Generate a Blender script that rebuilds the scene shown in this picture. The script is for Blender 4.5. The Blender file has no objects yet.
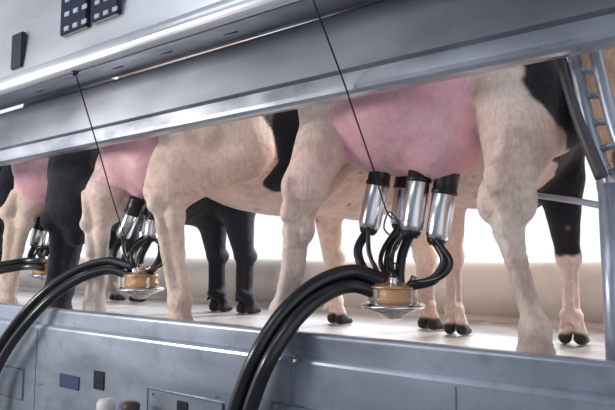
import bpy, bmesh, math, random
import numpy as np
from mathutils import Vector
random.seed(4); np.random.seed(4)
scene = bpy.context.scene
col = scene.collection
try:
    scene.view_settings.view_transform = 'Standard'
except Exception: pass

# ---------------------------------------------------------------- camera
F = 560.0; TH = math.radians(34.8); PH = math.radians(5.1)
CAM = np.array([0, 0, .43])
fw = np.array([-math.sin(TH)*math.cos(PH), math.cos(TH)*math.cos(PH), math.sin(PH)])
rt = np.array([math.cos(TH), math.sin(TH), 0.0]); up = np.cross(rt, fw)
cd = bpy.data.cameras.new('camera'); cam = bpy.data.objects.new('camera', cd); col.objects.link(cam)
cam.location = CAM; cam.rotation_euler = (math.pi/2+PH, 0, TH)
cd.sensor_width = 36; cd.lens = F/615*36; cd.clip_start = .02
scene.camera = cam
def P(u, v, Y):
    d = fw + rt*(u-307.5)/F + up*(205-v)/F
    return CAM + d*(Y/d[1])
def PR(u, v, Y, w):
    p = P(u, v, Y); return p, .44*w*float(np.dot(p-CAM, fw))/F

# ---------------------------------------------------------------- materials
def mat(name, c, rough=.5, metal=0, var=.08, scale=8, bump=0, bscale=60, stretch=None, attr=False, trans=0, coat=0, bdist=.01, stain=None):
    m = bpy.data.materials.new(name); m.use_nodes = True
    nt = m.node_tree; b = nt.nodes['Principled BSDF']
    tc = nt.nodes.new('ShaderNodeTexCoord')
    mp = nt.nodes.new('ShaderNodeMapping'); nt.links.new(tc.outputs['Object'], mp.inputs['Vector'])
    if stretch: mp.inputs['Scale'].default_value = stretch
    n = nt.nodes.new('ShaderNodeTexNoise'); n.inputs['Scale'].default_value = scale; n.inputs['Detail'].default_value = 6
    nt.links.new(mp.outputs[0], n.inputs['Vector'])
    mr = nt.nodes.new('ShaderNodeMapRange'); mr.inputs[1].default_value=.25; mr.inputs[2].default_value=.75
    mr.inputs[3].default_value = 1-var; mr.inputs[4].default_value = 1+var
    nt.links.new(n.outputs['Fac'], mr.inputs[0])
    mx = nt.nodes.new('ShaderNodeMix'); mx.data_type='RGBA'; mx.blend_type='MULTIPLY'; mx.inputs[0].default_value=1
    if attr:
        a = nt.nodes.new('ShaderNodeAttribute'); a.attribute_name='Col'; nt.links.new(a.outputs['Color'], mx.inputs[6])
    else: mx.inputs[6].default_value = (*c,1)
    nt.links.new(mr.outputs[0], mx.inputs[7]); outc = mx.outputs[2]
    if stain:     # scattered grime patches
        ns = nt.nodes.new('ShaderNodeTexNoise'); ns.inputs['Scale'].default_value=stain[1]; ns.inputs['Detail'].default_value=9; ns.inputs['Roughness'].default_value=.7
        nt.links.new(tc.outputs['Object'], ns.inputs['Vector'])
        q = nt.nodes.new('ShaderNodeMapRange'); q.inputs[1].default_value=.50; q.inputs[2].default_value=.68; q.inputs[4].default_value=stain[2]
        nt.links.new(ns.outputs['Fac'], q.inputs[0])
        m2 = nt.nodes.new('ShaderNodeMix'); m2.data_type='RGBA'; m2.inputs[7].default_value=(*stain[0],1)
        nt.links.new(q.outputs[0], m2.inputs[0]); nt.links.new(outc, m2.inputs[6]); outc = m2.outputs[2]
    nt.links.new(outc, b.inputs['Base Color'])
    b.inputs['Roughness'].default_value = rough; b.inputs['Metallic'].default_value = metal
    if trans: b.inputs['Transmission Weight'].default_value = trans
    if coat: b.inputs['Coat Weight'].default_value = coat
    if metal and var>.02:
        r2 = nt.nodes.new('ShaderNodeMapRange'); r2.inputs[1].default_value=.3; r2.inputs[2].default_value=.7
        r2.inputs[3].default_value=max(.03,rough-.1); r2.inputs[4].default_value=rough+.12
        nt.links.new(n.outputs['Fac'], r2.inputs[0]); nt.links.new(r2.outputs[0], b.inputs['Roughness'])
    if bump:
        n2 = nt.nodes.new('ShaderNodeTexNoise'); n2.inputs['Scale'].default_value=bscale; n2.inputs['Detail'].default_value=4
        nt.links.new(mp.outputs[0], n2.inputs['Vector'])
        bp = nt.nodes.new('ShaderNodeBump'); bp.inputs['Strength'].default_value=bump; bp.inputs['Distance'].default_value=bdist
        nt.links.new(n2.outputs['Fac'], bp.inputs['Height']); nt.links.new(bp.outputs[0], b.inputs['Normal'])
        if attr:   # hide: fine hair on top of soft skin folds; Hair 0 = bare udder skin
            n3 = nt.nodes.new('ShaderNodeTexNoise'); n3.inputs['Scale'].default_value=22; n3.inputs['Detail'].default_value=8
            nt.links.new(tc.outputs['Object'], n3.inputs['Vector'])
            b3 = nt.nodes.new('ShaderNodeBump'); b3.inputs['Strength'].default_value=.5; b3.inputs['Distance'].default_value=.022
            nt.links.new(n3.outputs['Fac'], b3.inputs['Height']); nt.links.new(b3.outputs[0], bp.inputs['Normal'])
            al = nt.nodes.new('ShaderNodeAttribute'); al.attribute_name='Hair'
            for out_lo,out_hi,sock in ((.12,bump,bp.inputs['Strength']),(.22,.5,b3.inputs['Strength']),(.42,rough,b.inputs['Roughness']),(.5,1,mx.inputs[0])):
                q = nt.nodes.new('ShaderNodeMapRange'); q.inputs[3].default_value=out_lo; q.inputs[4].default_value=out_hi
                nt.links.new(al.outputs['Fac'], q.inputs[0]); nt.links.new(q.outputs[0], sock)
            b.inputs['Sheen Weight'].default_value=.15; b.inputs['Sheen Roughness'].default_value=.4
            b.inputs['Specular IOR Level'].default_value=.32
    return m
M = {}
M['cow'] = mat('cow_hide', (1,1,1), .66, 0, .16, 95, .46, 250, (1,1,.35), attr=True)
M['steel'] = mat('brushed_steel', (.54,.57,.63), .32, .85, .16, 9, .28, 7, (.5,1,1), bdist=.004)
M['beamface'] = mat('beam_steel', (.42,.45,.51), .36, .75, .18, 3, .12, 5, (.4,1,1), bdist=.006, stain=((.30,.32,.37),3,.45))
M['kerb'] = mat('kerb_steel', (.45,.50,.58), .34, .7, .18, 6, .14, 8, (.25,1,1), bdist=.004, stain=((.27,.30,.36),9,.6))
M['housing'] = mat('housing_steel', (.62,.65,.70), .30, .5, .06, 3, .08, 4, (.4,1,1), bdist=.004)
M['under'] = mat('shade_and_seam_steel', (.18,.20,.25), .45, .6, .08, 6)  # dark tone paints shade under the housing; also used for seams and screws
M['chrome'] = mat('polished_steel', (.70,.70,.73), .25, 1, .01, 5)
M['rubber'] = mat('black_rubber', (.010,.010,.014), .36, 0, .15, 20)
M['hose'] = mat('black_hose', (.008,.008,.013), .32, 0, .2, 12, coat=.15)
M['brass'] = mat('amber_claw', (.68,.40,.19), .20, 0, .25, 30, trans=.25)
M['clawmetal'] = mat('claw_metal', (.62,.42,.24), .3, .7, .3, 35, stain=((.14,.08,.04),30,.5))
M['bowl'] = mat('claw_bowl', (.65,.64,.62), .25, .7, .2, 30)
M['keypad'] = mat('keypad_dark', (.010,.015,.038), .35, 0, .1, 20)
M['key'] = mat('key_print', (.40,.46,.57), .5, 0, .05, 20)
M['dark'] = mat('dark_slot', (.012,.014,.025), .4, 0, .1, 20)
M['bluepanel'] = mat('dark_blue_panel', (.05,.07,.14), .35, 0, .15, 20)
M['deck'] = mat('deck_rubber', (.54,.51,.50), .34, 0, .28, 5, .30, 40, stain=((.20,.16,.13),4,.65))
M['pit'] = mat('pit_concrete', (.22,.23,.25), .7, 0, .2, 4, .2, 30)
M['cream'] = mat('cream_wall', (.72,.66,.60), .42, 0, .12, 2.5, .08, 14, stain=((.44,.38,.33),3,.4))
M['grey'] = mat('grey_paint', (.35,.38,.43), .6, 0, .08, 2)
M['strap'] = mat('dark_strap', (.07,.065,.075), .5, .2, .2, 12)
M['galv'] = mat('galvanised', (.42,.46,.54), .36, .65, .15, 20)
M['white'] = mat('white_plastic', (.62,.61,.61), .45, 0, .05, 10)
M['brown'] = mat('brown_rubber', (.05,.03,.025), .5, 0, .2, 10)

# ---------------------------------------------------------------- object helpers
WL = {}
def tag(o, label=None, cat=None, group=None, kind=None):
    if label: o['label']=label
    if cat: o['category']=cat
    if group: o['group']=group
    if kind: o['kind']=kind
    return o
def empty(name, loc):
    o = bpy.data.objects.new(name, None); col.objects.link(o); o.location = tuple(loc); o.empty_display_size=.05
    WL[o.name]=np.array(loc, float); return o
def obj(name, V, Fc, m, parent=None, smooth=True, origin=None):
    V = np.array(V, float)
    if parent is not None: base = WL[parent.name]
    else: base = np.zeros(3)
    org = np.array(origin, float) if origin is not None else (base if parent is not None else V.mean(0)*np.array([1,1,0])+np.array([0,0,V[:,2].min()]))
    me = bpy.data.meshes.new(name); me.from_pydata((V-org).tolist(), [], [list(map(int,f)) for f in Fc]); me.update()
    me.polygons.foreach_set('use_smooth', [smooth]*len(me.polygons))
    me.materials.append(m)
    o = bpy.data.objects.new(name, me); col.objects.link(o)
    if parent is not None: o.parent = parent
    o.location = tuple(org-base); WL[o.name]=org
    return o
def from_bm(bm):
    bm.verts.index_update()
    V=[tuple(v.co) for v in bm.verts]; Fc=[[v.index for v in f.verts] for f in bm.faces]; bm.free(); return V,Fc
def box(c, s, bev=.004, seg=2):
    bm=bmesh.new(); bmesh.ops.create_cube(bm,size=1)
    for v in bm.verts: v.co=Vector((c[0]+v.co.x*s[0], c[1]+v.co.y*s[1], c[2]+v.co.z*s[2]))
    if bev: bmesh.ops.bevel(bm,geom=bm.edges[:],offset=min(bev,min(s)*.45),segments=seg,affect='EDGES')
    return from_bm(bm)
def join(*ms):
    V=[];Fc=[]
    for v,f in ms:
        n=len(V); V+=list(map(tuple,v)); Fc+=[[i+n for i in q] for q in f]
    return V,Fc
def prism(prof, x0, x1, slope=0.0):
    n=len(prof); V=[(x0,y,z+slope*(x0+2.9)) for y,z in prof]+[(x1,y,z+slope*(x1+2.9)) for y,z in prof]
    Fc=[[i,(i+1)%n,(i+1)%n+n,i+n] for i in range(n)]+[list(range(n-1,-1,-1)),list(range(n,2*n))]
    bm=bmesh.new(); vs=[bm.verts.new(v) for v in V]
    for f in Fc: bm.faces.new([vs[i] for i in f])
    bmesh.ops.recalc_face_normals(bm,faces=bm.faces[:]); return from_bm(bm)
def arc(cy,cz,ry,rz,a0,a1,n=8):
    return [(cy+ry*math.cos(math.radians(a0+(a1-a0)*i/n)),cz+rz*math.sin(math.radians(a0+(a1-a0)*i/n))) for i in range(n+1)]
def catmull(pts, n=10):
    pts=[np.array(p,float) for p in pts]
    if len(pts)==2: return pts
    q=[2*pts[0]-pts[1]]+pts+[2*pts[-1]-pts[-2]]; out=[]
    for i in range(1,len(q)-2):
        p0,p1,p2,p3=q[i-1:i+3]
        for k in range(n):
            t=k/n; out.append(.5*((2*p1)+(p2-p0)*t+(2*p0-5*p1+4*p2-p3)*t*t+(3*p1-p0-3*p2+p3)*t**3))
    out.append(pts[-1]); return out
def tube(pts, r, seg=12, n=10):
    p=catmull(pts,n); N=len(p); V=[];Fc=[]
    T=[(p[min(i+1,N-1)]-p[max(i-1,0)]) for i in range(N)]; T=[t/np.linalg.norm(t) for t in T]
    a=np.array([0,0,1.0]) if abs(T[0][2])<.9 else np.array([1.0,0,0])
    nrm=np.cross(T[0],a); nrm/=np.linalg.norm(nrm)
    for i in range(N):
        nrm=nrm-T[i]*np.dot(nrm,T[i]); nrm/=np.linalg.norm(nrm); b=np.cross(T[i],nrm)
        rr=r if np.isscalar(r) else r[0]+(r[1]-r[0])*i/(N-1)
        for k in range(seg):
            t=2*math.pi*k/seg; V.append(p[i]+rr*(math.cos(t)*nrm+math.sin(t)*b))
    for i in range(N-1):
        for k in range(seg):
            k2=(k+1)%seg; Fc.append([i*seg+k,i*seg+k2,(i+1)*seg+k2,(i+1)*seg+k])
    Fc.append(list(range(seg-1,-1,-1))); Fc.append([(N-1)*seg+k for k in range(seg)])
    return V,Fc
def lathe(prof, a, b, seg=24):
    """prof: (radius, t) with t metres along a->b"""
    a=np.array(a,float); b=np.array(b,float); ax=b-a; ax/=np.linalg.norm(ax)
    h=np.array([1.0,0,0]) if abs(ax[0])<.8 else np.array([0,1.0,0])
    n=np.cross(ax,h); n/=np.linalg.norm(n); m=np.cross(ax,n); V=[];Fc=[]
    for r,t in prof:
        for k in range(seg):
            g=2*math.pi*k/seg; V.append(a+ax*t+r*(math.cos(g)*n+math.sin(g)*m))
    for i in range(len(prof)-1):
        for k in range(seg):
            k2=(k+1)%seg; Fc.append([i*seg+k,i*seg+k2,(i+1)*seg+k2,(i+1)*seg+k])
    Fc.append(list(range(seg-1,-1,-1))); Fc.append([(len(prof)-1)*seg+k for k in range(seg)])
    return V,Fc
def struct(name, vf, m): return tag(obj(name,*vf,m,smooth=False), kind='structure')

# ---------------------------------------------------------------- setting
X0,X1=-9.0,2.2
struct('floor', box((-3.4,2.73,-.03),(11.2,2.36,.06),0), M['deck'])
struct('floor.001', box((-3.4,-1.8,-.93),(11.2,6.5,.06),0), M['pit'])
struct('floor.002', box((-3.4,8.0,-.04),(16,7.6,.06),0), M['deck'])
struct('added_ceiling', box((-3.4,-.6,3.9),(13,9,.1),0), M['grey'])  # unseen roof added to hold back sky light and grey the steel reflections
struct('added_wall_front', box((-3.4,-5.1,1.4),(13,.12,4.9),0), M['grey'])  # unseen wall behind the camera, added so the steel reflects grey
prof=[(3.74,-.0)]+[(3.93-.22*math.cos(math.radians(a)),.20+.21*math.sin(math.radians(a))) for a in range(-55,236,6)]+[(4.10,0)]
w=tag(obj('wall_back',*prism(prof,X0,X1+1),M['cream'],smooth=False),kind='structure')

# kerb
kp=[(1.50,.108)]+arc(1.514,.166,.014,.014,180,90,6)+[(1.535,.18),(1.542,.175),(1.545,.165),(1.545,-.85),(1.482,-.85),(1.482,.088),(1.484,.096),(1.489,.102)]
kerb=tag(obj('platform_kerb',*prism(kp,X0,X1),M['kerb'],smooth=False),'long blue-grey steel kerb running along the platform edge below the cows','kerb')
def rect_px(u0,v0,u1,v1,Y):
    a=P(u0,v0,Y); b=P(u1,v1,Y); return a,b
def plate(name,u0,v0,u1,v1,m,parent,Y,th=.006,bev=.003,lab=None):
    a,b=rect_px(u0,v0,u1,v1,Y); c=(a+b)/2; s=np.abs(b-a); s[1]=th
    o=obj(name,*box(c,s,bev),m,parent,smooth=False)
    if lab:o['label']=lab
    return o
def outline(name,u0,v0,u1,v1,m,parent,Y,t=.004):
    a,b=rect_px(u0,v0,u1,v1,Y); xa,xb=sorted((a[0],b[0])); za,zb=sorted((a[2],b[2]))
    return obj(name,*join(box(((xa+xb)/2,Y,za),(xb-xa,.006,t),0),box(((xa+xb)/2,Y,zb),(xb-xa,.006,t),0),
        box((xa,Y,(za+zb)/2),(t,.006,zb-za),0),box((xb,Y,(za+zb)/2),(t,.006,zb-za),0)),m,parent,smooth=False)
KY=1.480
plate('cover_plate',60,373,79,391,M['bluepanel'],kerb,KY,lab='dark blue square plate')
plate('slot_cover',94,370,104,391,M['dark'],kerb,KY,lab='narrow dark slot')
plate('slot_cover',177,400,188,414,M['dark'],kerb,KY-.004,lab='narrow dark slot')
p=plate('cover_plate',148,388,222,432,M['kerb'],kerb,KY); outline('plate_seam',148,388,222,432,M['under'],p,KY-.003)
p=plate('cover_plate',272,402,352,450,M['kerb'],kerb,KY); outline('plate_seam',272,402,352,450,M['under'],p,KY-.003)
p=plate('cover_plate',-30,358,22,400,M['kerb'],kerb,KY); outline('plate_seam',-30,358,22,400,M['under'],p,KY-.003)
for u,v in ((153,394),(216,397),(278,409),(345,414),(40,384)):
    c=P(u,v,KY-.004); obj('screw',*lathe([(.004,0),(.004,.003),(.002,.005)],c,c+np.array([0,-1,0]),10),M['under'],kerb)
for u in (36,292,455):      # upright sheet seams in the lower face
    a=P(u,360,1.4815); obj('sheet_seam',*box((a[0],1.4815,-.38),(.003,.003,.92),0),M['under'],kerb,smooth=False)

# overhead beam: folded bright bottom lip under a darker face
SL=.009
lip=[(1.440,.978),(1.418,.972),(1.405,.962),(1.400,.950),(1.400,.910),(1.404,.898),(1.414,.889),(1.430,.886)]
beam=tag(obj('overhead_beam',*prism([(1.425,.95),(1.425,1.150),(1.43,1.158),(1.46,1.158),(1.46,.95)],X0,X1,SL),M['beamface'],smooth=False),'long grey steel beam with a folded bottom lip above the cows','beam')
lp=obj('beam_lip',*prism(lip+[(1.455,.888),(1.455,.972)],X0,X1,SL),M['steel'],beam,smooth=False); lp['label']='bright folded lower lip'
# housing
HZ=.032
hp=[(1.20,1.15),(1.215,1.30),(1.26,2.1),(1.44,2.1),(1.44,1.16),(1.40,1.150),(1.23,1.10)]+arc(1.165,1.108,.026,.036,270,90,12)
hp=[(y,z+HZ) for y,z in hp]
hous=tag(obj('control_housing',*prism(hp,X0,X1),M['housing'],smooth=False),'pale steel control housing with keypad overhanging the beam at top','housing')
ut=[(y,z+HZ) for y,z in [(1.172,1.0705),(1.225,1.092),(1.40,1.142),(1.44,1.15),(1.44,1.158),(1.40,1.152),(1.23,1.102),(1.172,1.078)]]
u_=obj('underside_shade',*prism(ut,X0,X1),M['under'],hous,smooth=False); u_['label']='dark sheet painting in the shade under the housing'  # dark sheet stands in for the shade of the recess
HY=1.200
def keypad(u0,v0,u1,v1,rows,cols):
    kpad=plate('keypad',u0,v0,u1,v1,M['keypad'],hous,HY,.020,.004)
    a,b=rect_px(u0,v0,u1,v1,HY-.0115)
    xa,xb=sorted((a[0],b[0])); za,zb=sorted((a[2],b[2])); dx=(xb-xa)/cols; dz=(zb-za)/rows
    for i in range(rows):
        for j in range(cols):
            cx=xa+(j+.5)*dx; cz=za+(i+.5)*dz; y=HY-.0105
            obj('key',*box((cx,y,cz),(dx*.56,.004,dz*.32),.0015),M['key'],kpad,smooth=False)
keypad(64,-20,88,27,4,3)
keypad(94,-30,119,14,4,3)
plate('slot_handle',14,36,23,67,M['dark'],hous,1.203,.02,.004,lab='dark upright slot')
for u,Y in ((75,1.165),(-80,1.165)):
    c=P(u,70,Y); c[2]=1.074+HZ; obj('cord_grommet',*lathe([(.010,0),(.013,.004),(.010,.012),(.005,.018)],c,c-np.array([0,0,1])),M['rubber'],hous)
for u in (40,118,166,230):
    c=P(u,60,1.30); c[2]=1.118+HZ
    obj('vent_slot',*box(c,(.07,.018,.014),.005),M['dark'],hous)

# ---------------------------------------------------------------- cows (implicit surface -> one mesh)
def ev(pr,X,Y,Z):
    if pr[0]=='c':
        _,a,b,ra,rb,k=pr; ba=b-a; L=float(ba@ba)+1e-12
        t=np.clip(((X-a[0])*ba[0]+(Y-a[1])*ba[1]+(Z-a[2])*ba[2])/L,0,1)
        return np.sqrt((X-a[0]-t*ba[0])**2+(Y-a[1]-t*ba[1])**2+(Z-a[2]-t*ba[2])**2)-(ra+(rb-ra)*t)
    _,c,r,psi,k=pr
    cs,sn=math.cos(psi),math.sin(psi); dx,dy,dz=X-c[0],Y-c[1],Z-c[2]
    x=(dx*cs-dy*sn); y=(dx*sn+dy*cs)
    k0=np.sqrt((x/r[0])**2+(y/r[1])**2+(dz/r[2])**2)+1e-6
    k1=np.sqrt((x/r[0]**2)**2+(y/r[1]**2)**2+(dz/r[2]**2)**2)+1e-6
    return k0*(k0-1)/k1
def smin(a,b,k):
    h=np.maximum(k-np.abs(a-b),0)/k; return np.minimum(a,b)-h*h*k*.25
def bbox(pr):
    if pr[0]=='c': return np.minimum(pr[1]-pr[3],pr[2]-pr[4]),np.maximum(pr[1]+pr[3],pr[2]+pr[4])
    m=np.array([max(pr[2][0],pr[2][1])]*2+[pr[2][2]]); return pr[1]-m,pr[1]+m
def build_sdf(prims,h):
    bb=[bbox(p) for p in prims]; lo=np.min([b[0] for b in bb],0)-4*h; hi=np.max([b[1] for b in bb],0)+4*h
    lo[2]=-3*h
    n=np.ceil((hi-lo)/h).astype(int)+1; ax=[lo[i]+h*np.arange(n[i]) for i in range(3)]
    D=np.full(n,.5,np.float32)
    for pr,(a,b) in zip(prims,bb):
        k=pr[-1]; i0=np.maximum(np.floor((a-k-3*h-lo)/h).astype(int),0); i1=np.minimum(np.ceil((b+k+3*h-lo)/h).astype(int)+1,n)
        s=tuple(slice(i0[i],i1[i]) for i in range(3))
        d=ev(pr,ax[0][s[0]][:,None,None],ax[1][s[1]][None,:,None],ax[2][s[2]][None,None,:])
        D[s]=smin(D[s],d,k)
    D=np.maximum(D,(.002-ax[2])[None,None,:]).astype(np.float32)
    ins=D<0
    def C(A,o): return A[o[0]:n[0]-1+o[0],o[1]:n[1]-1+o[1],o[2]:n[2]-1+o[2]]
    cor=[(i,j,k) for i in(0,1) for j in(0,1) for k in(0,1)]
    cnt=sum(C(ins,o).astype(np.int8) for o in cor); mask=(cnt>0)&(cnt<8)
    idx=np.full(mask.shape,-1,np.int64); cells=np.argwhere(mask); idx[mask]=np.arange(len(cells))
    pos=np.zeros((len(cells),3)); c=np.zeros(len(cells))
    for o1 in cor:
        for a in range(3):
            if o1[a]==0:
                o2=list(o1);o2[a]=1
                d1=C(D,o1)[mask].astype(float); d2=C(D,o2)[mask].astype(float); cr=(d1<0)!=(d2<0)
                t=np.where(cr,d1/np.where(cr,d1-d2,1),0)
                q=np.tile(np.array(o1,float),(len(cells),1)); q[:,a]+=t
                pos+=q*cr[:,None]; c+=cr
    V=(cells+pos/c[:,None])*h+lo
    faces=[]
    for a in range(3):
        b_,c_=(a+1)%3,(a+2)%3
        s0=[slice(None)]*3;s1=[slice(None)]*3; s0[a]=slice(0,-1);s1[a]=slice(1,None)
        A,B=ins[tuple(s0)],ins[tuple(s1)]
        for flip in (False,True):
            e=np.argwhere((A&~B) if not flip else (~A&B))
            e=e[(e[:,b_]>0)&(e[:,c_]>0)&(e[:,b_]<n[b_]-1)&(e[:,c_]<n[c_]-1)]
            q=[]
            for db,dc in ((-1,-1),(0,-1),(0,0),(-1,0)):
                g=e.copy(); g[:,b_]+=db; g[:,c_]+=dc; q.append(idx[g[:,0],g[:,1],g[:,2]])
            q=np.stack(q,1)
            if flip:q=q[:,::-1]
            faces.append(q)
    return V,np.concatenate(faces)
def wob(Pn,s=1.0,seed=0):
    r=np.random.RandomState(seed); o=np.zeros(len(Pn))
    for f,a in ((5,1),(9,.8),(17,.6),(34,.4)):
        for _ in range(3):
            d=r.normal(size=3); d/=np.linalg.norm(d); o+=a*np.sin((Pn@d)*f*s+r.uniform(0,6.28))
    return o/5
CREAM=np.array([.85,.67,.55]); PINK=np.array([.80,.46,.51]); BLACK=np.array([.007,.007,.013]); PALE=np.array([.93,.84,.75])
def sm(x): return np.clip(x,0,1)**2*(3-2*np.clip(x,0,1))
def cow(label, L, R, FL, FR, udder, psi, h=.016, base=CREAM, patches=(), spots=0, seed=1, wide=.44, uc=PINK, teats=(), fs=1.0):
    """L,R: hind leg tracks [(point,radius)], FL,FR: front feet; udder list of (centre, radii)"""
    pl,prr=L[-1][0],R[-1][0]; O=np.array([(pl[0]+prr[0])/2,(pl[1]+prr[1])/2,0])
    d=np.array([math.sin(psi),math.cos(psi),0]); rr=np.array([math.cos(psi),-math.sin(psi),0]); up_=np.array([0,0,1.0])
    W=lambda x,y,z:O+rr*x+d*y+up_*z
    pr=[]
    E=lambda c,r,k=.08:pr.append(('e',np.array(c,float),r,psi,k))
    Cn=lambda a,b,ra,rb,k=.05:pr.append(('c',np.array(a,float),np.array(b,float),ra,rb,k))
    E(W(0,.34,1.24),(.33,.38,.28)); E(W(0,.12,1.30),(.22,.2,.18))
    E(W(0,.88,1.11),(wide,.78,.47),.1); E(W(0,1.38,1.07),(.33,.45,.43),.1)
    E(W(0,.62,.90),(.27,.36,.20),.1)
    Cn(W(0,1.35,1.44),W(0,.35,1.46),.12,.14,.12)
    Cn(W(0,1.6,1.25),W(0,2.1,1.38),.25,.15,.12)
    Cn(W(0,2.1,1.42),W(0,2.46,1.20),.13,.085,.06); E(W(0,2.5,1.17),(.085,.08,.075),.04)
    for s in(-1,1):
        Cn(W(s*.1,2.1,1.5),W(s*.29,2.06,1.46),.045,.03,.03); E(W(s*.11,2.24,1.42),(.03,.035,.03),.02)
    Cn(W(0,.0,1.42),W(0,-.06,1.25),.05,.035,.05); Cn(W(0,-.06,1.25),W(0,-.05,1.0),.035,.022,.03)
    hocks=[]
    for s,T in((-1,L),(1,R)):
        foot=T[-1][0]; lx=float((foot-O)@rr)
        hk=min(range(len(T)),key=lambda i:abs(T[i][0][2]-.60)); H=T[hk][0]; rh=T[hk][1]; hocks.append((H,rh))
        T=[(p_,r_*(1 if i<=hk else (.70 if i==hk+1 else .60 if i<len(T)-1 else .63))) for i,(p_,r_) in enumerate(T)]
        st=W(lx*.98,.38,.90)
        Cn(W(s*.22,.32,1.26),st,.20,.12,.10)
        Cn(st,H+d*.03+up_*.06,.115,rh*.58,.06)
        for i in range(len(T)-1):
            a,b=T[i],T[i+1]
            if i<hk-1: Cn(a[0],b[0],a[1],b[1],.05)
            elif i==hk-1: Cn(a[0]+d*.015,b[0]+d*.005,a[1]*.96,b[1]*.70,.03)
            else:    # shank: bone in front, tendon behind, groove between
                ra=a[1] if i>hk else a[1]*.76
                Cn(a[0]+d*.012,b[0]+d*.012,ra*.92,b[1]*.92,.016)
                Cn(a[0]-d*ra*.96,b[0]-d*b[1]*.92,ra*.42,b[1]*.48,.005)
        j=max(hk-1,0); A=T[j][0]
        Cn(H-d*rh*.95+up_*.05,H*.25+A*.75-d*.085+up_*.05,rh*.32,rh*.25,.014)   # point of hock and tendon
        E(H-d*rh*1.0+up_*.04,(rh*.40,rh*.5,rh*.58),.015)
        for q in(-1,1): E(H+rr*q*rh*.57-up_*.015+d*.01,(rh*.42,rh*.62,rh*.78),.020)  # bony sides of the hock
        f0,r0=T[-1]; hy=T[-1][0]
        E(hy-up_*.005-d*.01,(r0*1.16,r0*1.28,r0*1.0),.020)
        ft=np.array([hy[0],hy[1],.145]); Cn(f0,ft,r0*.98,.050,.03)
        Cn(ft,ft+d*.05-up_*.07,.049,.046,.03)
        for q in(-1,1):
            Cn(np.array([hy[0],hy[1],.04])+d*.05+rr*q*.030,np.array([hy[0],hy[1],.025])+d*.135+rr*q*.036,.039,.024,.006)
            Cn(ft-d*.045+rr*q*.025-up_*.02,ft-d*.055+rr*q*.025-up_*.035,.016,.012,.01)
    for s,ft in((-1,FL),(1,FR)):
        lx=float((ft-O)@rr); ly=float((ft-O)@d)
        Cn(W(s*.24,ly-.1,1.12),W(lx*.95,ly-.08,.80),.17,.095*fs,.08)
        Cn(W(lx*.95,ly-.08,.80),W(lx,ly-.02,.43),.088*fs,.048*fs,.05)
        E(W(lx,ly,.42),(.054*fs,.062*fs,.07),.020)
        Cn(W(lx,ly-.0,.40),W(lx,ly+.01,.15),.039*fs,.034*fs,.02); Cn(W(lx,ly-.04*fs,.38),W(lx,ly-.035*fs,.15),.021*fs,.021*fs,.008)
        E(W(lx,ly-.005,.14),(.048*fs,.052*fs,.040),.016)
        for q in(-1,1):      # two separate toes with a heel each, and a dewclaw
            Cn(W(lx+q*.018*fs,ly,.13),W(lx+q*.030*fs,ly+.03,.05),.026*fs,.027*fs,.006)
            Cn(W(lx+q*.031*fs,ly+.01,.035),W(lx+q*.040*fs,ly+.085,.020),.028*fs,.019,.003)
            Cn(W(lx+q*.024*fs,ly-.045,.115),W(lx+q*.030*fs,ly-.060,.09),.014,.010,.006)
    nb=len(pr)
    for c,r in udder: E(c,r,.040)
    for c in teats:
        c=np.array(c,float); Cn(c+up_*.10,c-up_*.01,.042,.020,.05)
    V,Fc=build_sdf(pr,h)
    X,Y,Z=V[:,0],V[:,1],V[:,2]
    n1=wob(V,1,seed); n2=wob(V,3,seed+9)
    du=np.full(len(V),9.)
    for q in pr[nb:]: du=np.minimum(du,ev(q,X,Y,Z))
    db=np.full(len(V),9.)
    for q in pr[:nb]: db=np.minimum(db,ev(q,X,Y,Z))
    uw=sm((db-du+.045+n2*.02)/.085)*sm((.045-du)/.04)
    o=obj('cow',V,Fc,M['cow'],None,True,origin=O)
    # low relief: muscle and skin unevenness, veins on the udder
    me=o.data; N=np.zeros(len(V)*3); me.vertex_normals.foreach_get('vector',N); N=N.reshape(-1,3)
    ve=wob(V,1.6,seed+30); vein=np.clip(1-np.abs(ve)/.06,0,1); ve2=wob(V,2.8,seed+33); vein=np.maximum(vein,.6*np.clip(1-np.abs(ve2)/.06,0,1))
    nearh=np.zeros(len(V))
    for H,rh in hocks: nearh=np.maximum(nearh,sm(1.6-np.sqrt(((V-H)**2).sum(1))/(rh*2.4)))
    crease=np.clip(1-np.abs(np.sin(Z*70+wob(V,1.2,seed+3)*5))/.30,0,1)     # skin folds round the hock
    disp=.0042*wob(V,2.6,seed+5)*(1-uw)+.0028*vein*uw+.0025*wob(V,1.5,seed+6)*uw-.0042*crease*nearh*sm(.5+n2)
    disp*=np.clip((Z-.10)/.08,0,1)
    V2=V+N*disp[:,None]; me.vertices.foreach_set('co',(V2-O).ravel()); me.update()
    # colours
    colr=np.tile(base,(len(V),1))*(1+.09*n2)[:,None]
    def mixin(c,w):
        nonlocal colr; colr=colr*(1-w)[:,None]+np.array(c)[None,:]*w[:,None]
    if base is CREAM:
        n3=wob(V,.8,seed+50); n4=wob(V,7,seed+60); n5=wob(V,1.7,seed+70)
        mixin(PALE,sm(.5+n1*1.2)*.78)
        mixin((.87,.53,.46),sm(.24+n3)*.50)
        mixin((.32,.26,.25),sm((.57-Z)/.45)*sm(.41+n5*1.2)*.57)
        mixin((.88,.54,.48),sm((1.0-Z)/.2)*sm((Z-.6)/.1)*.34)
        mixin((.41,.28,.22),sm((n2-.32)/.3)*.33)
        mixin((.45,.32,.26),sm((n4-.25)/.3)*.27)
        mixin((.46,.29,.23),crease*nearh*.38)
    for c,r,cc in patches:
        k=np.sqrt((((V-c)/np.array(r))**2).sum(1))+n1*.16+n2*.16
        mixin(cc,sm((1.04-k)/.07))
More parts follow.
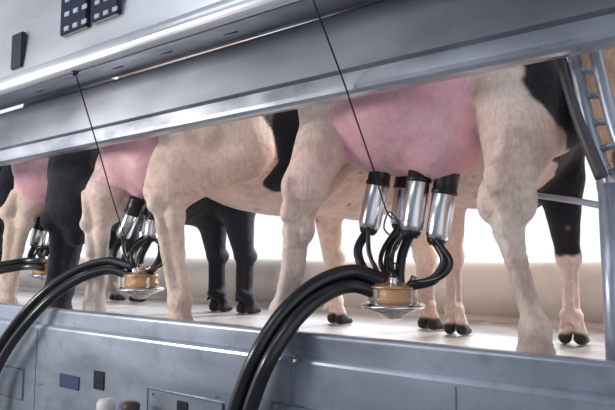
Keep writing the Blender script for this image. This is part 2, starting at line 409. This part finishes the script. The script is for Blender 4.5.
    if spots:
        loc=(V-O)@np.stack([rr,d,up_],1)
        cand=np.where((loc[:,2]<1.15)&(loc[:,2]>.55)&(loc[:,1]>.35))[0]
        for i in np.random.RandomState(seed).choice(cand,spots):
            rad=random.uniform(.008,.022); dd=np.sqrt(((V-V[i])**2).sum(1)); mixin((.16,.11,.10),sm((rad-dd)/.012)*.75)
    mixin(uc,uw); mixin(np.array(uc)*np.array([.87,.68,.82]),uw*vein*.5); mixin(np.array(uc)*np.array([1.08,1.22,1.20]),uw*sm(.33+n1)*.62)
    mixin(np.array(uc)*np.array([.94,.79,.84]),uw*sm((n2-.05)/.4)*.48)
    mixin((.030,.026,.026),sm((.072-Z+n2*.015)/.02))
    for q in(-1,1): mixin(BLACK,sm((.028-np.sqrt(((V-W(q*.135,2.27,1.42))**2).sum(1)))/.01))
    ca=o.data.color_attributes.new('Col','FLOAT_COLOR','POINT')
    ca.data.foreach_set('color',np.concatenate([np.clip(colr,0,1),np.ones((len(V),1))],1).astype(np.float32).ravel())
    ha=o.data.attributes.new('Hair','FLOAT','POINT'); ha.data.foreach_set('value',(1-uw).astype(np.float32))
    tag(o,label,'cow','cows standing in the milking stalls')
    return o
def track(l): return [PR(*q) for q in l]
def gtrack(x,y,s=1.0):
    return [(np.array([x+s*.0,y+dy,z]),r) for z,dy,r in((1.15,.22,.17),(.95,.14,.13),(.78,.05,.10),(.64,-.03,.082),(.52,-.02,.068),(.36,0,.058),(.18,0,.06))]
def foot(u,Y): p=P(u,330,Y); return np.array([p[0],Y,0.0])

CUPS1=[((382,164),(368,232),1.79),((422,159),(411,235),1.77),((448,171),(436,243),1.79),((407,168),(400,228),1.92)]
CUPS2=[((138,199),(122,239),1.75),((156,204),(150,240),1.80),((168,207),(161,243),1.82),((153,201),(148,236),1.90)]
CUPS3=[((43,217),(35,246),1.95),((54,216),(49,249),1.97),((62,220),(57,252),1.99),((48,216),(45,247),2.05)]
# cow 1
L1=track([(331,55,1.90,86),(329,105,1.78,64),(321,150,1.68,54),(303,187,1.61,49),(297,226,1.61,38),(293,266,1.62,34),(284,308,1.615,38)])
R1=track([(505,40,1.92,108),(512,88,1.84,88),(517,140,1.74,77),(505,195,1.66,66),(507,230,1.66,50),(520,280,1.68,42),(535,328,1.67,45)])
u1=[(P(411,108,1.85),(.270,.28,.243)),(P(380,132,1.82),(.14,.17,.165)),(P(440,135,1.81),(.15,.17,.165))]
cow('cream cow with a big pink udder milked by the nearest cluster',L1,R1,foot(455,2.95),foot(572,2.95),u1,0,.0105,
    patches=[(np.array([-.235,2.11,1.00]),(.235,.49,.32),BLACK),(np.array([-.33,2.50,1.06]),(.26,.56,.35),BLACK),(np.array([-.49,2.9,.66]),(.2,.3,.24),BLACK)],spots=14,seed=3,teats=[P(*c[0],c[2]) for c in CUPS1],fs=1.12)
# cow 2
L2=track([(135,125,1.90,58),(118,165,1.78,41),(102,195,1.66,38),(98,233,1.66,28),(97,268,1.67,25),(95,302,1.66,28)])
R2=track([(207,98,1.86,82),(193,132,1.77,66),(176,170,1.67,56),(166,191,1.63,51),(170,214,1.62,38),(173,255,1.63,30),(181,300,1.62,33)])
u2=[(P(144,145,1.79),(.20,.21,.235)),(P(134,162,1.76),(.11,.14,.15)),(P(156,164,1.76),(.11,.14,.15))]
cow('cream speckled cow with a black flank patch, second from the nearest',L2,R2,foot(335,3.0),foot(427,3.08),u2,math.radians(17),.012,
    patches=[(P(286,110,2.2),(.40,.34,.17),BLACK),(P(283,143,2.2),(.25,.22,.14),BLACK),(P(277,172,2.15),(.12,.11,.09),BLACK)],spots=100,seed=7,teats=[P(*c[0],c[2]) for c in CUPS2],fs=1.2)
# cow 3
L3=track([(40,165,1.98,45),(30,195,1.86,34),(20,220,1.80,32),(14,250,1.80,25),(8,285,1.80,26)])
L3[0]=(L3[0][0]+np.array([0,.0,.1]),.15)
R3=track([(97,140,2.0,84),(88,170,1.9,80),(77,205,1.80,66),(70,228,1.80,46),(66,255,1.81,38),(61,288,1.80,40)])
u3=[(P(47,163,1.90),(.19,.2,.23)),(P(43,182,1.89),(.11,.13,.14))]
cow('black cow with one cream hind leg, third from the nearest',L3,R3,foot(217,3.15),foot(245,3.15),u3,math.radians(3),.017,base=BLACK,
    patches=[(np.array([L3[-1][0][0],1.85,.35]),(.26,.4,.75),CREAM)],seed=11,teats=[P(*c[0],c[2]) for c in CUPS3],fs=1.5)
# cow 4, cow 0
cow('black cow with speckled front legs, at the far left end',gtrack(-4.68,2.0),gtrack(-4.06,2.0),foot(113,3.3),foot(133,3.3),[(np.array([-4.40,2.25,.92]),(.2,.22,.2))],0,.02,base=BLACK,
    patches=[(np.array([-4.4,3.3,.2]),(.5,.3,.3),np.array([.35,.28,.25]))],seed=15,fs=1.15)
cow('tan-brown cow cut off by the right edge beside the tubular gate',gtrack(-.145,1.76),gtrack(.43,1.76),np.array([.1,2.95,0]),np.array([.5,2.95,0]),[(np.array([.14,2.0,.95]),(.22,.22,.2))],0,.02,
    seed=21,base=np.array([.52,.35,.25]),wide=.38)

# ---------------------------------------------------------------- milking clusters
CUP_G='milking clusters hanging under the udders'
def offs(path,px):
    out=[]
    for i,(u,v,Y) in enumerate(path):
        a=path[max(i-1,0)]; b=path[min(i+1,len(path)-1)]; tx,ty=b[0]-a[0],b[1]-a[1]; l=math.hypot(tx,ty)
        out.append((u-ty/l*px,v+tx/l*px,Y))
    return out
def cluster(label, cpx, CY, cups, tubes, hoses, cs=1.0):
    c=P(*cpx,CY); root=tag(empty('milking_cluster',c),label,'milking cluster',CUP_G)
    z=np.array([0,0,1.0])
    claw=obj('claw',*lathe([(.03,-.012),(.075,-.010),(.084,.0),(.084,.010),(.078,.014),(.078,.036),(.074,.042),(.06,.044)],c,c+z,28),M['brass'],root)
    obj('claw_cap',*lathe([(.076,.040),(.081,.041),(.081,.047),(.066,.052),(.060,.057),(.046,.060),(.036,.064),(.032,.075),(.018,.082)],c,c+z,28),M['clawmetal'],claw)
    obj('claw_rim',*lathe([(.080,-.030),(.107,-.025),(.109,-.018),(.102,-.011),(.07,-.006)],c,c+z,28),M['chrome'],claw)
    obj('claw_bowl',*lathe([(.012,-.064),(.03,-.060),(.05,-.046),(.085,-.030),(.085,-.024)],c,c+z,28),M['bowl'],claw)
    obj('claw_bolt',*lathe([(.014,.080),(.014,.094),(.009,.098)],c,c+z,6),M['chrome'],claw,smooth=False)
    for g in range(4):
        a=g*math.pi/2+.5; q=c+np.array([.05*math.cos(a),.05*math.sin(a),.030]); q2=q+np.array([.025*math.cos(a),.025*math.sin(a),.05])
        obj('claw_nipple',*tube([q,q2],.013,10),M['chrome'],claw)
        q3=c+np.array([.079*math.cos(a+.78),.079*math.sin(a+.78),.014])
        obj('claw_clip',*box(q3,(.014,.014,.050),.003),M['chrome'],claw,smooth=False)
    for tp,bt,Y in cups:
        a=P(*tp,Y); b=P(*bt,Y-.02); ln=np.linalg.norm(b-a); K=lambda l:[(r*cs,t) for r,t in l]
        cup=obj('teat_cup',*lathe(K([(.030,.068),(.037,.070),(.0395,.075),(.0395,ln*.88),(.036,ln*.93),(.029,ln*.98),(.022,ln*1.02)]),a,b,32),M['chrome'],root)
        obj('mouthpiece',*lathe(K([(.016,-.012),(.034,-.010),(.043,-.002),(.044,.012),(.0405,.022),(.0405,.066),(.0435,.070),(.0435,.078),(.039,.083),(.032,.084)]),a,b,28),M['rubber'],cup)
        obj('cup_ring',*lathe(K([(.030,ln*.94),(.034,ln*.94),(.030,ln*1.0),(.022,ln*1.04)]),a,b),M['rubber'],cup)
    for k,tb in enumerate(tubes):
        obj('short_tube',*tube([P(u,v,Y) for u,v,Y in tb],.0165),M['rubber'],root)
        sx=(11,-8,6,-7)[k]; sy=(4,-5,3,2)[k]
        obj('pulse_tube',*tube([P(u+sx*(i>0),v-2+sy*(i==1),Y-.03) if i<len(tb)-1 else P(u,v-3,Y) for i,(u,v,Y) in enumerate(tb)],.0085,8),M['rubber'],root)
    path,px,r=hoses
    obj('milk_hose',*tube([P(*q) for q in offs(path,px)],r,16,12),M['hose'],root)
    obj('pulsation_hose',*tube([P(u,v,Y-.012) for u,v,Y in offs(path,-px)],r*.92,16,12),M['hose'],root)
    return root
cluster('nearest milking cluster, four chrome teat cups on the big pink udder',(393,300),1.75,CUPS1,
    [[(368,230,1.77),(358,250,1.76),(365,271,1.75),(382,282,1.75)],[(411,233,1.75),(403,252,1.75),(400,270,1.75),(400,284,1.75)],
     [(436,241,1.77),(445,261,1.76),(433,280,1.75),(409,286,1.75)],[(400,226,1.90),(391,248,1.83),(388,267,1.79),(391,283,1.77)]],
    ([(384,288,1.73),(352,279,1.68),(320,290,1.58),(290,316,1.485),(266,352,1.42),(250,388,1.40),(239,425,1.39),(230,470,1.39),(224,560,1.39)],7,.0265))
cluster('milking cluster on the second cow, brass claw behind her pale hind legs',(141,285),1.72,CUPS2,
    [[(122,238,1.74),(114,253,1.72),(118,264,1.72),(133,274,1.72)],[(150,239,1.78),(142,254,1.74),(140,264,1.72),(140,274,1.72)],
     [(161,242,1.81),(161,255,1.77),(155,267,1.73),(146,275,1.72)],[(148,235,1.88),(134,251,1.79),(131,263,1.74),(138,273,1.73)]],
    ([(133,272,1.70),(108,266,1.65),(78,275,1.57),(46,297,1.48),(18,328,1.42),(-4,362,1.41),(-18,400,1.40),(-28,460,1.40)],4.5,.0215),.92)
cluster('small far milking cluster on the third cow, near the left edge',(47,272),1.93,CUPS3,
    [[(35,245,1.94),(30,257,1.93),(35,265,1.93),(42,267,1.93)],[(49,248,1.95),(45,258,1.93),(46,266,1.93)],
     [(57,251,1.97),(59,259,1.94),(50,267,1.93)],[(45,246,2.04),(41,257,1.97),(45,266,1.94)]],
    ([(44,266,1.90),(30,264,1.75),(12,266,1.64),(-8,271,1.56),(-40,290,1.48),(-70,320,1.42),(-90,360,1.41)],3,.0185),.95)
# retraction cords
def cord(label,pts):
    V=tube([P(*q) for q in pts],.0028,8)
    tag(obj('retraction_cord',*V,M['rubber']),label,'cord','cluster retraction cords')
cord('thin black cord running from the housing to the nearest cluster',[(312,-3,1.165),(343,80,1.37),(352,107,1.40),(372,165,1.66),(387,212,1.69),(399,222,1.68),(394,236,1.67),(384,228,1.67),(390,212,1.68),(402,232,1.68),(396,250,1.69),(386,258,1.70),(398,266,1.71),(396,278,1.755)])
cord('thin black cord running from the housing to the second cow\'s cluster',[(75,72,1.165),(98,148,1.36),(117,213,1.58),(130,250,1.66),(139,274,1.71)])

# ---------------------------------------------------------------- stall fittings: tubular gate at the right edge
gt=tag(empty('stall_gate',P(608,330,1.60)*np.array([1,1,0])),'grey curved tubular gate with ladder rungs at the right edge','gate')
la=[P(570,38,1.62),P(579,80,1.61),P(592,135,1.60),P(610,186,1.60)]; lb=[P(592,34,1.60),P(602,80,1.59),P(615,130,1.58),P(632,172,1.57)]
for q in(la,lb): obj('side_rail',*tube(q,.016,12),M['galv'],gt)
ca_,cb_=catmull(la,10),catmull(lb,10)
for i in (3,8,13,18,23,28):
    obj('rung',*tube([ca_[i],cb_[i]],.010,8),M['galv'],gt)
a=P(608,184,1.60); obj('gate_post',*tube([a,np.array([a[0],1.60,.0])],.024,14),M['galv'],gt)
obj('cross_rail',*tube([P(518,193,1.84),P(570,200,1.70),P(610,207,1.60),P(650,211,1.58)],.009,10),M['galv'],gt)
tag(obj('stall_strap',*tube([P(556,44,1.57),P(568,88,1.56),P(582,130,1.56),P(602,178,1.56)],(.010,.016),12),M['strap']),'dark curved strap hanging beside the tubular gate','strap')
# things at the bottom edge
c=P(106,403,1.42); tag(obj('plastic_cap',*lathe([(.03,-.35),(.036,-.02),(.036,.0),(.028,.014),(.008,.018)],c,c+np.array([0,0,1])),M['white']),'white plastic pipe cap at the bottom edge below the kerb slot','cap')
c=P(131,405,1.40); tag(obj('rubber_plug',*lathe([(.022,-.34),(.032,-.02),(.034,0),(.024,.012),(.01,.015)],c,c+np.array([0,0,1])),M['brown']),'dark brown rubber plug at the bottom edge beside the white cap','plug')

# ---------------------------------------------------------------- light
wd=bpy.data.worlds.new('world'); scene.world=wd; wd.use_nodes=True
bg=wd.node_tree.nodes['Background']; bg.inputs[0].default_value=(.89,.92,1,1); bg.inputs[1].default_value=1.12
def area(name,loc,target,sx,sy,e,c):
    l=bpy.data.lights.new(name,'AREA'); l.shape='RECTANGLE'; l.size=sx; l.size_y=sy; l.energy=e; l.color=c
    o=bpy.data.objects.new(name,l); col.objects.link(o); o.location=loc
    o.rotation_euler=(Vector(target)-Vector(loc)).to_track_quat('-Z','Y').to_euler()
area('key_light',(-3.5,-.7,.85),(-1.2,1.7,.6),.9,.45,54,(1,.94,.89))  # added key light from front left, kept low to rake the legs
area('housing_fill',(-3.0,-1.8,3.6),(-2.4,1.2,1.0),3.0,1.2,58,(.92,.95,1))  # added fill to brighten the housing, no fixture behind it
area('back_fill',(-3,6.5,2.8),(-1.5,2.0,.4),4,2,280,(.90,.94,1))  # added backlight to brighten the deck and rim the legs
sl=bpy.data.lights.new('sun','SUN'); sl.energy=3.8; sl.angle=.06; sl.color=(.99,.97,.95)
so=bpy.data.objects.new('sun',sl); col.objects.link(so); so.location=(2,8,5)
so.rotation_euler=Vector((-.45,-1,-.55)).to_track_quat('-Z','Y').to_euler()
